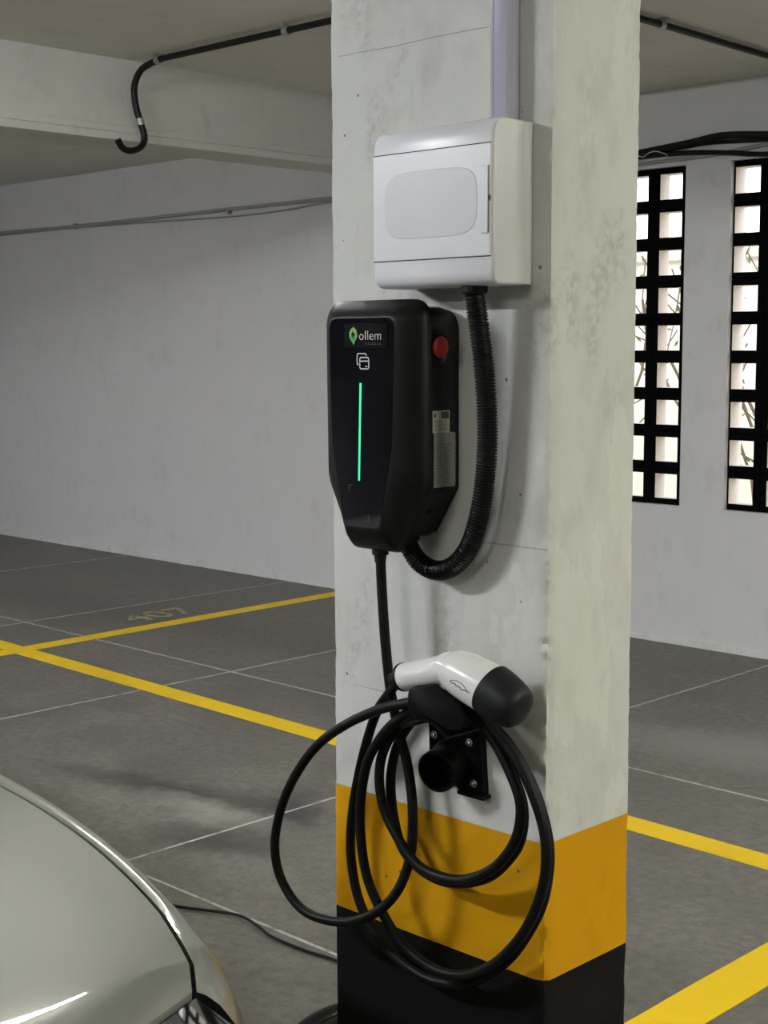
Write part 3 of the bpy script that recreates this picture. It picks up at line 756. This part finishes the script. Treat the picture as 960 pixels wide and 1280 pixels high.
# plug: a handle, a bend and a wide head
T = Vector(P(-1.4430, 0.085, 1.0225)); E = Vector(P(-1.345, 0.090, 1.0520)); R0 = Vector(P(-1.2703, 0.090, 1.0321)); TP = Vector(P(-1.2180, 0.090, 1.0100))
ctrl = [(T, 0.0195), (T.lerp(E, 0.06), 0.0205), (T.lerp(E, 0.5), 0.0205), (T.lerp(E, 0.80), 0.0212), (T.lerp(E, 0.93), 0.0240), (E + Vector((0.004, 0, -0.003)), 0.0290), (E.lerp(R0, 0.26), 0.0328), (E.lerp(R0, 0.6), 0.0348), (E.lerp(R0, 0.85), 0.0355), (R0, 0.0357)]
def swept(ctrl, sides=32, sub=4, tz=None):
    pts = catmull([c for c, r in ctrl], 100); out = []
    P_ = [c for c, r in ctrl]; R_ = [r for c, r in ctrl]
    PP = [P_[0] * 2 - P_[1]] + P_ + [P_[-1] * 2 - P_[-2]]; RR = [R_[0]] + R_ + [R_[-1]]
    path, rad = [], []
    for i in range(1, len(PP) - 2):
        for k in range(sub):
            t = k / sub
            def cr(a, b, c, d): return 0.5 * ((2 * b) + (c - a) * t + (2 * a - 5 * b + 4 * c - d) * t * t + (3 * b - a - 3 * c + d) * t ** 3)
            path.append(cr(*PP[i - 1:i + 3])); rad.append(cr(*RR[i - 1:i + 3]))
    path.append(P_[-1]); rad.append(R_[-1])
    rings = []; yv = Vector((0, 1, 0))
    for i, p in enumerate(path):
        t = (path[min(i + 1, len(path) - 1)] - path[max(0, i - 1)]).normalized(); w = t.cross(yv).normalized(); v = w.cross(t)
        rings.append([p + w * (rad[i] * math.cos(2 * PI * k / sides)) + v * (rad[i] * math.sin(2 * PI * k / sides)) for k in range(sides)])
    return rings
V, F = loft(swept(ctrl)); pg = build('plug_body', V, F, M['plug_white'], cb, True)
ax = (R0 - E).normalized(); ax = (TP - R0).normalized()
V, F = disc_stack(R0 - ax * 0.004, ax, [(0, 0.0350), (0.0005, 0.0366), (0.018, 0.0362), (0.040, 0.0335), (0.052, 0.0295), (0.0575, 0.0240), (0.0595, 0.014), (0.060, 0.005)], 40)
build('plug_cap', V, F, M['plug_cap'], pg, True)
hx = (E - T).normalized()
V, F = disc_stack(T, -hx, [(-0.003, 0.0212), (0.0020, 0.0210), (0.0045, 0.0180), (0.014, 0.0115), (0.028, 0.0088)], 24)
build('strain_relief', V, F, M['cable'], pg, True)
# thin parting seam along the handle, small emblem on the head
w0 = hx.cross(Vector((0, 1, 0))).normalized()
sm = []
for i in range(12):
    s = 0.03 + 0.80 * i / 11; c = T.lerp(E, s); dn = (Vector((0, -0.80, 0)) - Vector((0, 0, 0.60))); sm.append(c + dn * 0.0200)
tube('handle_seam', sm, 0.0004, M['ink_soft'], pg, sides=6, raw=True)
def on_head(s, a, off=0.0003):
    """point on the head: s along bend->rim, a angle from the side facing the car bay towards the top"""
    c = E.lerp(R0, s); r = (0.0328 + 0.0020 * min(1, max(0, (s - 0.26) / 0.34)) + 0.0009 * max(0, (s - 0.6) / 0.4)) + off
    up = Vector((ax.z * -1, 0, ax.x)).normalized()
    return c + (Vector((0, -1, 0)) * math.cos(a) + up * math.sin(a)) * r
em = [on_head(s, a) for s, a in ((0.36, -0.04), (0.44, 0.06), (0.54, 0.12), (0.66, 0.10), (0.80, -0.06))]
tube('emblem', em, 0.0005, M['ink'], pg, step=0.002, sides=6)
em2 = [on_head(s, a) for s, a in ((0.36, -0.04), (0.42, -0.09), (0.48, -0.03), (0.54, -0.11), (0.60, -0.05), (0.66, -0.13), (0.74, -0.07), (0.86, -0.06))]
tube('emblem_script', em2, 0.0007, M['ink'], pg, step=0.002, sides=6)

# ------------------------------------------------------------------ plug holder
HD = thing('plug_holder', 'black plastic plug holder with a round socket and cable hook screwed to the pillar', 'plug holder', P(-1.41, 0, 0.89))
pl = round_poly([(-1.4600, 0.879, 0.006), (-1.398, 0.846, 0.004), (-1.352, 0.8455, 0.004), (-1.3610, 0.957, 0.008), (-1.3750, 0.975, 0.012), (-1.4400, 0.975, 0.012), (-1.4625, 0.945, 0.008)], 4)
V, F = loft([ring(pl, -0.001), ring(pl, 0.010), ring(scale_ring(pl, 0.97, (-1.41, 0.905)), 0.012)])
build('mounting_plate', V, F, M['holder'], HD, True)
box('bottom_lip', P(-1.3985, 0.019, 0.8425), P(-1.3480, -0.001, 0.8495), M['holder'], HD, 0.002)
sc_ = P(-1.4185, 0, 0.8860)
V, F = disc_stack(sc_, (0.20, -1, -0.08), [(0.008, 0.0370), (0.012, 0.0345), (0.024, 0.0322), (0.054, 0.0315), (0.056, 0.0300), (0.0555, 0.0270), (0.020, 0.0255), (0.0195, 0.004)], 40)
build('socket', V, F, M['holder'], HD, True, None)
V, F = disc_stack(sc_, (0.20, -1, -0.08), [(0.018, 0.0195), (0.034, 0.0190), (0.035, 0.0165), (0.030, 0.0160), (0.020, 0.0160)], 32)
build('socket_core', V, F, M['holder'], HD, True)
# hook: curved saddle carrying the coils with a raised front flange
sad = []
for d in (0.0, 0.104):
    r_ = []
    for k in range(13):
        a = PI * (0.20 + 0.60 * k / 12); r_.append((-1.388 + 0.056 * math.cos(a), 0.926 + 0.050 * math.sin(a)))
    for k in reversed(range(13)):
        a = PI * (0.20 + 0.60 * k / 12); r_.append((-1.388 + 0.052 * math.cos(a), 0.922 + 0.049 * math.sin(a)))
    sad.append([P(x, d, z) for x, z in r_])
V, F = loft(sad); build('cable_saddle', V, F, M['holder'], HD, True)
fp = round_poly([(-1.418, 0.976, 0.012), (-1.375, 0.978, 0.03), (-1.335, 0.966, 0.012), (-1.298, 0.978, 0.014), (-1.318, 1.010, 0.02), (-1.365, 1.028, 0.02), (-1.416, 1.016, 0.02)], 5)
V, F = loft([ring(scale_ring(fp, 0.96, (-1.355, 0.992)), 0.100), ring(fp, 0.101), ring(fp, 0.104), ring(scale_ring(fp, 0.95, (-1.355, 0.992)), 0.106)])
build('hook_flange', V, F, M['holder'], HD, True)
for x, z in ((-1.4500, 0.9215), (-1.3805, 0.9225), (-1.3715, 0.8630)):
    V, F = disc_stack(P(x, 0.010, z), (0, -1, 0), [(0, 0.0062), (0.002, 0.0062), (0.0022, 0.0044), (0.0055, 0.0040), (0.0062, 0.0028), (0.0045, 0.0020)], 18)
    build('screw', V, F, M['steel'], HD, True)

# ------------------------------------------------------------------ ceiling conduit
CC = thing('ceiling_conduit', 'black conduit clipped along the ceiling and hooked down over the beam', 'conduit', (-4.4, 3.96, 2.715))
zc = 2.722
tube('conduit_run', [(-5.22, 3.955, zc), (-4.8, 3.955, zc), (-4.2, 3.957, zc), (-3.60, 3.96, zc), (-3.42, 3.985, zc), (-3.33, 4.08, zc), (-3.305, 4.3, zc), (-3.30, 4.9, zc), (-3.32, 5.5, zc), (-3.335, 6.24, zc)], 0.0135, M['conduit_black'], CC, step=0.03, sides=12)
tube('hooked_tail', [(-5.20, 3.955, zc), (-5.27, 3.955, zc - 0.010), (-5.345, 3.955, 2.690), (-5.385, 3.952, 2.630), (-5.390, 3.960, 2.555), (-5.378, 3.972, 2.485), (-5.370, 3.988, 2.425), (-5.370, 3.985, 2.392), (-5.370, 3.966, 2.368), (-5.370, 3.930, 2.352), (-5.370, 3.895, 2.349), (-5.370, 3.865, 2.362), (-5.370, 3.846, 2.392)], 0.0145, M['conduit_black'], CC, step=0.012, sides=12)
def clamp(loc, ax):
    V, F = disc_stack(loc, ax, [(-0.014, 0.0145), (-0.014, 0.0185), (0.014, 0.0185), (0.014, 0.0145)], 16)
    b = bmesh.new(); me = bpy.data.meshes.new('t'); me.from_pydata([tuple(v) for v in V], [], F); b.from_mesh(me); bpy.data.meshes.remove(me)
    a = Vector(ax); s = Vector((abs(a.y), abs(a.x), 0))
    lo = Vector(loc) - a * 0.012 - s * 0.030; hi = Vector(loc) + a * 0.012 + s * 0.030
    lo2 = [min(lo[i], hi[i]) for i in range(3)]; hi2 = [max(lo[i], hi[i]) for i in range(3)]
    lo2[2] = loc[2] + 0.012; hi2[2] = CEIL + 0.0005
    bm_box(b, lo2, hi2)
    return bm_obj('clip', b, M['galv'], CC, True)
clamp((-5.215, 3.955, zc), (1, 0, 0)); clamp((-4.395, 3.956, zc), (1, 0, 0)); clamp((-3.30, 4.90, zc), (0, 1, 0)); clamp((-3.333, 6.05, zc), (0, 1, 0))
V, F = disc_stack((-5.375, 3.973, 2.480), (0.08, 0.12, -1), [(-0.014, 0.0160), (-0.014, 0.0175), (0.014, 0.0175), (0.014, 0.0160)], 16)
build('clip', V, F, M['galv'], CC, True)

# ------------------------------------------------------------------ wiring on the back wall
WC = thing('wall_conduit', 'upper grey conduit clipped along the top of the left wall', 'conduit', (-8.5, 6.23, 2.385))
tube('conduit_tube', [(X0 + 0.02, 6.232, 2.388), (-10.26, 6.232, 2.384), (-9.25, 6.232, 2.377), (-7.5, 6.232, 2.383), (-6.5, 6.232, 2.386), (-5.0, 6.232, 2.39)], 0.011, M['wire_grey'], WC, step=0.08, sides=8)
for x in (-9.25, -7.50, -5.7): box('clip', (x - 0.012, 6.217, 2.355), (x + 0.012, 6.251, 2.396), M['galv'], WC, 0.003)
WC2 = tag(tube('wall_cable', [(X0 + 0.02, 6.242, 2.36), (-10.26, 6.242, 2.366), (-9.25, 6.242, 2.366), (-8.3, 6.242, 2.352), (-7.46, 6.242, 2.337), (-6.9, 6.242, 2.347), (-6.5, 6.242, 2.366), (-5.0, 6.242, 2.372)], 0.006, M['wire_grey'], None, step=0.06, sides=8),
          'thin grey cable sagging just below the conduit on the left wall', 'cable')
tag(tube('roof_cable', [(-5.0, 6.225, 2.42), (-4.6, 6.222, 2.43), (-4.26, 6.218, 2.452), (-4.01, 6.215, 2.470), (-3.83, 6.212, 2.486), (-3.58, 6.212, 2.466), (-3.2, 6.212, 2.43), (-2.6, 6.215, 2.45), (-1.0, 6.22, 2.46)], 0.017, M['conduit_black'], None, step=0.03, sides=10),
    'thick black cable bowing up along the wall above the block windows', 'cable')
tag(tube('roof_cable', [(-5.0, 6.232, 2.40), (-4.6, 6.230, 2.415), (-4.26, 6.228, 2.432), (-4.01, 6.228, 2.425), (-3.80, 6.228, 2.405), (-3.58, 6.228, 2.380), (-3.2, 6.228, 2.386), (-2.6, 6.23, 2.40), (-1.0, 6.23, 2.41)], 0.012, M['conduit_black'], None, step=0.03, sides=10),
    'thinner black cable drooping to the right just above the block windows', 'cable')
tag(tube('roof_cable', [(-5.0, 6.236, 2.455), (-4.4, 6.234, 2.448), (-4.1, 6.234, 2.455), (-3.9, 6.234, 2.462), (-3.58, 6.234, 2.448), (-3.0, 6.234, 2.445), (-1.0, 6.236, 2.47)], 0.010, M['conduit_black'], None, step=0.03, sides=8),
    'black cable running behind the other two above the block windows', 'cable')
tag(tube('ceiling_pipe', [(-5.0, 6.238, 2.392), (-4.26, 6.238, 2.398), (-3.92, 6.238, 2.404), (-3.58, 6.238, 2.428), (-3.2, 6.238, 2.44), (-1.0, 6.238, 2.45)], 0.0095, M['wire_grey'], None, step=0.04, sides=8),
    'grey painted tube on the wall along the tops of the block windows', 'conduit')
tag(tube('loose_wire', [(-4.33, 6.205, 2.445), (-4.27, 6.198, 2.425), (-4.24, 6.196, 2.437), (-4.20, 6.196, 2.446), (-4.16, 6.198, 2.436), (-4.13, 6.205, 2.420), (-4.15, 6.212, 2.404)], 0.0028, M['wire_white'], None, step=0.01, sides=6),
    'thin white wire curling below the black cables beside the pillar', 'wire')

# ------------------------------------------------------------------ floor clutter
tag(tube('power_cord', [(-3.60, 1.70, 0.004), (-3.35, 2.02, 0.005), (-3.16, 2.27, 0.007), (-3.03, 2.335, 0.008), (-2.89, 2.395, 0.010), (-2.80, 2.385, 0.010), (-2.717, 2.366, 0.008), (-2.60, 2.370, 0.006), (-2.494, 2.378, 0.008), (-2.36, 2.36, 0.008), (-2.25, 2.30, 0.02)], 0.0042, M['cable'], None, step=0.02, sides=8),
    'thin black cord trailing over the concrete floor from the car to the pillar', 'cord')
hc = thing('hose_coil', 'coil of black hose lying on the floor behind the pillar foot', 'hose', (-1.99, 2.07, 0))
L = []
for r_, z_ in ((0.225, 0.022), (0.18, 0.022), (0.215, 0.062), (0.17, 0.060)):
    L.append(([Vector((-1.99 + r_ * math.cos(2 * PI * k / 48), 2.07 + r_ * math.sin(2 * PI * k / 48), z_)) for k in range(49)], 0.022, 12))
for q in L: tubes_joined('coil_turn', [q], M['hose'], hc)

# ------------------------------------------------------------------ car
CAR = thing('car', 'pale silver car with its bonnet and headlamp showing beside the pillar', 'car', (-2.9, 0.1, 0))
YC = 0.10
EDGE = [
    (-2.6, 1.025, 0.9852), (-2.15, 1.025, 0.9539), (-1.7262, 1.02, 0.9235), (-1.61, 1.02, 0.9115), (-1.5128, 1.015, 0.8996),
    (-1.3963, 1.003, 0.8824), (-1.3235, 0.99, 0.8699), (-1.2505, 0.975, 0.8558), (-1.1842, 0.957, 0.8399), (-1.1516, 0.945, 0.8176),
    (-1.1348, 0.935, 0.7984),
]
GAP = [
    (-2.6, 0.985, 0.9898), (-2.1, 0.987, 0.9659), (-1.6402, 0.985, 0.9283), (-1.5555, 0.985, 0.9185), (-1.4613, 0.98, 0.9063),
    (-1.3685, 0.967, 0.8928), (-1.2836, 0.95, 0.8791), (-1.2317, 0.93, 0.8754), (-1.1799, 0.91, 0.8682), (-1.1465, 0.895, 0.8597),
    (-1.1368, 0.885, 0.8499),
]
def mirror(pts): return [(p[0], 2 * YC - p[1], p[2]) for p in pts]
nE = len(EDGE)
# bonnet: crowned skin between the two shut lines
CEN = [(p[0] + fx, YC, p[2] + fz) for p, (fx, fz) in zip(GAP, CENOFF)] if False else None
def hood_rows(G, lift=0.0, inset=0.0):
    rows = []
    for i, g in enumerate(G):
        f = i / (len(G) - 1); half = g[1] - YC - inset
        fwd = NOSE * max(0.0, (f - 0.45) / 0.55) ** 2
        crown = 0.075 - 0.02 * f
        row = []
        for k in range(25):
            s = -1 + 2 * k / 24
            row.append((g[0] + fwd * (1 - abs(s) ** 2.2), YC + s * half, g[2] + lift + crown * (1 - abs(s) ** 2.2) - DROP * max(0.0, (f - 0.6) / 0.4) ** 2 * (1 - abs(s) ** 2.2)))
        rows.append(row)
    return rows
NOSE, DROP = 0.20, 0.0
def grid(rows):
    V, F = [], []; n = len(rows[0])
    for r in rows: V += r
    for i in range(len(rows) - 1):
        for k in range(n - 1): F.append((i * n + k, i * n + k + 1, (i + 1) * n + k + 1, (i + 1) * n + k))
    return V, F
def resample(pts, n):
    c = catmull(pts, 0.004); L = [0]
    for a, b in zip(c, c[1:]): L.append(L[-1] + (b - a).length)
    out = []; j = 0
    for i in range(n):
        t = L[-1] * i / (n - 1)
        while j < len(L) - 2 and L[j + 1] < t: j += 1
        f = (t - L[j]) / max(1e-9, L[j + 1] - L[j]); out.append(tuple(c[j].lerp(c[j + 1], min(1, f))))
    return out
G40 = resample(GAP, 40); E40 = resample(EDGE, 40)
V, F = grid(hood_rows(G40, 0.0, 0.003))
# turned-down rim so the bonnet has thickness
rim = [i * 25 + 24 for i in range(40)]; rim2 = [i * 25 for i in range(40)]; fr = [39 * 25 + k for k in range(25)]
o = len(V)
for i in rim: V.append((V[i][0], V[i][1] - 0.001, V[i][2] - 0.02))
for a in range(39): F.append((rim[a], rim[a + 1], o + a + 1, o + a))
o = len(V)
for i in rim2: V.append((V[i][0], V[i][1] + 0.001, V[i][2] - 0.02))
for a in range(39): F.append((rim2[a], o + a, o + a + 1, rim2[a + 1]))
o = len(V)
for i in fr: V.append((V[i][0] - 0.001, V[i][1], V[i][2] - 0.02))
for a in range(24): F.append((fr[a], fr[a + 1], o + a + 1, o + a))
build('bonnet', V, F, M['car_paint'], CAR, True, None)
# wings: from the shut line over the crest and down the side
def wing(side, name):
    rows = []
    for i in range(40):
        g, e = G40[i], E40[i]
        out = Vector((E40[min(39, i + 1)][1] - E40[max(0, i - 1)][1], -(E40[min(39, i + 1)][0] - E40[max(0, i - 1)][0]), 0)).normalized() * -1
        if out.y < 0: out = -out
        g = Vector(g); e = Vector(e)
        row = [Vector((g.x, g.y + 0.003, g.z - 0.030)), Vector((g.x, g.y + 0.0032, g.z - 0.002)), g.lerp(e, 0.25) + Vector((0, 0.002, 0.004)), g.lerp(e, 0.6) + Vector((0, 0.002, 0.006)), e + out * 0.001,
               e + out * 0.014 + Vector((0, 0, -0.03)), e + out * 0.020 + Vector((0, 0, -0.09)), e + out * 0.014 + Vector((0, 0, -0.18))]
        zb = 0.30
        last = row[-1]
        for t in (0.33, 0.66, 1.0): row.append(Vector((last.x + out.x * 0.012 * t, last.y + out.y * 0.012 * t, last.z + (zb - last.z) * t)))
        if side < 0: row = [Vector((v.x, 2 * YC - v.y, v.z)) for v in row]
        rows.append([tuple(v) for v in row])
    V, F = grid(rows); return build(name, V, F, M['car_paint'], CAR, True, None)
wing(1, 'wing'); wing(-1, 'wing')
# nose: headlamps and bumper wrapped round the front edge of the bonnet
def front_curve(z_drop, push, n=61):
    """curve across the nose following the bonnet front and the wing corners"""
    hr = hood_rows(G40, 0.0, 0.003)[-1]; e = E40[-1]
    c = [Vector((e[0] - 0.0, 2 * YC - e[1], e[2]))] + [Vector(p) for p in hr] + [Vector(e)]
    out = []
    for p in c:
        s = (p.y - YC) / (e[1] - YC)
        dirv = Vector((1, 0.9 * s * abs(s), 0)).normalized()
        out.append(p + dirv * push + Vector((0, 0, -z_drop)))
    return out
def nose_strip(name, a, b, mat, y0, y1, mids=3, bulge=0.0, parent=CAR):
    rows = []
    A = [p for p in a if y0 <= p.y <= y1]; B = [q for p, q in zip(a, b) if y0 <= p.y <= y1]
    for p, q in zip(A, B):
        row = []
        for k in range(mids + 1):
            t = k / mids; v = p.lerp(q, t); v.x += bulge * math.sin(PI * t); row.append(tuple(v))
        rows.append(row)
    V, F = grid(rows); return build(name, V, F, mat, parent, True, None)
c0 = front_curve(0.006, 0.004); c1 = front_curve(0.13, 0.055); c2 = front_curve(0.16, 0.075); c3 = front_curve(0.34, 0.095); c4 = front_curve(0.58, 0.04)
for s, nm in ((1, 'headlamp'), (-1, 'headlamp')):
    ya, yb = (YC + 0.50, 9) if s > 0 else (-9, YC - 0.50)
    hl = nose_strip(nm, c0, c1, M['lens'], ya, yb, 6, 0.018)
    for j in range(4):
        yy = YC + s * (0.56 + 0.055 * j)
        q = min(c0, key=lambda p: abs(p.y - yy)); q1 = min(c1, key=lambda p: abs(p.y - yy)); m = q.lerp(q1, 0.5)
        V, F = disc_stack((m.x + 0.012, m.y, m.z - 0.012), (1, 0.3 * s, 0.25), [(-0.006, 0.010), (0.003, 0.010), (0.004, 0.008), (0.001, 0.004)], 16)
        build('lamp_lens', V, F, M['chrome'], hl, True)
nose_strip('grille', c0, c1, M['car_black'], YC - 0.50, YC + 0.50, 4, 0.01)
nose_strip('bumper', c1, c2, M['car_paint'], -9, 9, 2)
nose_strip('bumper_face', c2, c3, M['car_paint'], -9, 9, 4, 0.02)
nose_strip('lower_bumper', c3, c4, M['car_black'], -9, 9, 4, 0.01)
# scuttle, windscreen, cabin and tail so the car is whole
bx = G40[0][0]
hr0 = hood_rows(G40, 0, 0.003)[0]
def sect(x, w, zt, zb, n=13):
    out = []
    for k in range(n):
        s = -1 + 2 * k / (n - 1); out.append((x, YC + s * w, zt - (zt - zb) * abs(s) ** 2.5))
    return out
ww = EDGE[0][1] - YC
V, F = grid([[(hr0[0][0] - 0.0, p[1], p[2] - 0.012) for p in hr0], [(bx - 0.10, p[1], p[2] - 0.004) for p in hr0]]); build('scuttle', V, F, M['car_black'], CAR, True)
V, F = grid([sect(bx - 0.10, ww - 0.08, 0.99, 0.93), sect(bx - 0.45, ww - 0.14, 1.20, 1.16), sect(bx - 0.82, ww - 0.22, 1.40, 1.35)]); build('windscreen', V, F, M['car_glass'], CAR, True)
V, F = grid([sect(bx - 0.82, ww - 0.22, 1.40, 1.35), sect(bx - 1.5, ww - 0.22, 1.46, 1.40), sect(bx - 2.3, ww - 0.24, 1.42, 1.36), sect(bx - 2.8, ww - 0.26, 1.33, 1.27)]); build('roof', V, F, M['car_paint'], CAR, True)
V, F = grid([sect(bx - 2.8, ww - 0.26, 1.33, 1.27), sect(bx - 3.3, ww - 0.14, 1.00, 0.96)]); build('rear_window', V, F, M['car_glass'], CAR, True)
V, F = grid([sect(bx - 3.3, ww - 0.14, 1.00, 0.96), sect(bx - 3.55, ww - 0.12, 0.95, 0.90), sect(bx - 3.62, ww - 0.16, 0.45, 0.42), sect(bx - 3.55, ww - 0.16, 0.25, 0.25)]); build('tail', V, F, M['car_paint'], CAR, True)
for s in (1, -1):
    y_o = YC + s * (ww + 0.022); y_i = YC + s * (ww - 0.22)
    V, F = grid([[(bx + 0.01, y_o, 0.90), (bx - 0.9, y_o, 0.93), (bx - 2.0, y_o, 0.95), (bx - 3.3, YC + s * (ww - 0.08), 0.95), (bx - 3.58, YC + s * (ww - 0.14), 0.90)],
                 [(bx + 0.01, y_o + s * 0.01, 0.60), (bx - 0.9, y_o + s * 0.02, 0.6), (bx - 2.0, y_o + s * 0.02, 0.6), (bx - 3.3, YC + s * (ww - 0.05), 0.6), (bx - 3.62, YC + s * (ww - 0.14), 0.5)],
                 [(bx + 0.01, y_o, 0.28), (bx - 0.9, y_o, 0.25), (bx - 2.0, y_o, 0.25), (bx - 3.3, YC + s * (ww - 0.08), 0.28), (bx - 3.55, YC + s * (ww - 0.16), 0.25)]])
    build('side_panel', V, F, M['car_paint'], CAR, True)
    V, F = grid([[(bx - 0.10, YC + s * (ww - 0.0), 0.93), (bx - 1.5, YC + s * (ww - 0.0), 0.94), (bx - 3.3, YC + s * (ww - 0.12), 0.95)],
                 [(bx - 0.82, YC + s * (ww - 0.22), 1.35), (bx - 1.6, YC + s * (ww - 0.22), 1.40), (bx - 2.8, YC + s * (ww - 0.26), 1.27)]])
    build('side_window', V, F, M['car_glass'], CAR, True)
    for wx in (EDGE[-1][0] - 0.62, EDGE[-1][0] - 3.2):
        c = Vector((wx, YC + s * (ww - 0.02), 0.32))
        V, F = disc_stack(c, (0, s, 0), [(-0.20, 0.24), (-0.20, 0.32), (0.01, 0.32), (0.03, 0.30), (0.03, 0.22), (0.01, 0.21)], 36)
        wh = build('wheel', V, F, M['tyre'], CAR, True)
        V, F = disc_stack(c, (0, s, 0), [(-0.02, 0.21), (0.022, 0.215), (0.015, 0.17), (0.024, 0.06), (0.030, 0.03)], 24)
        build('wheel_rim', V, F, M['rim'], wh, True)
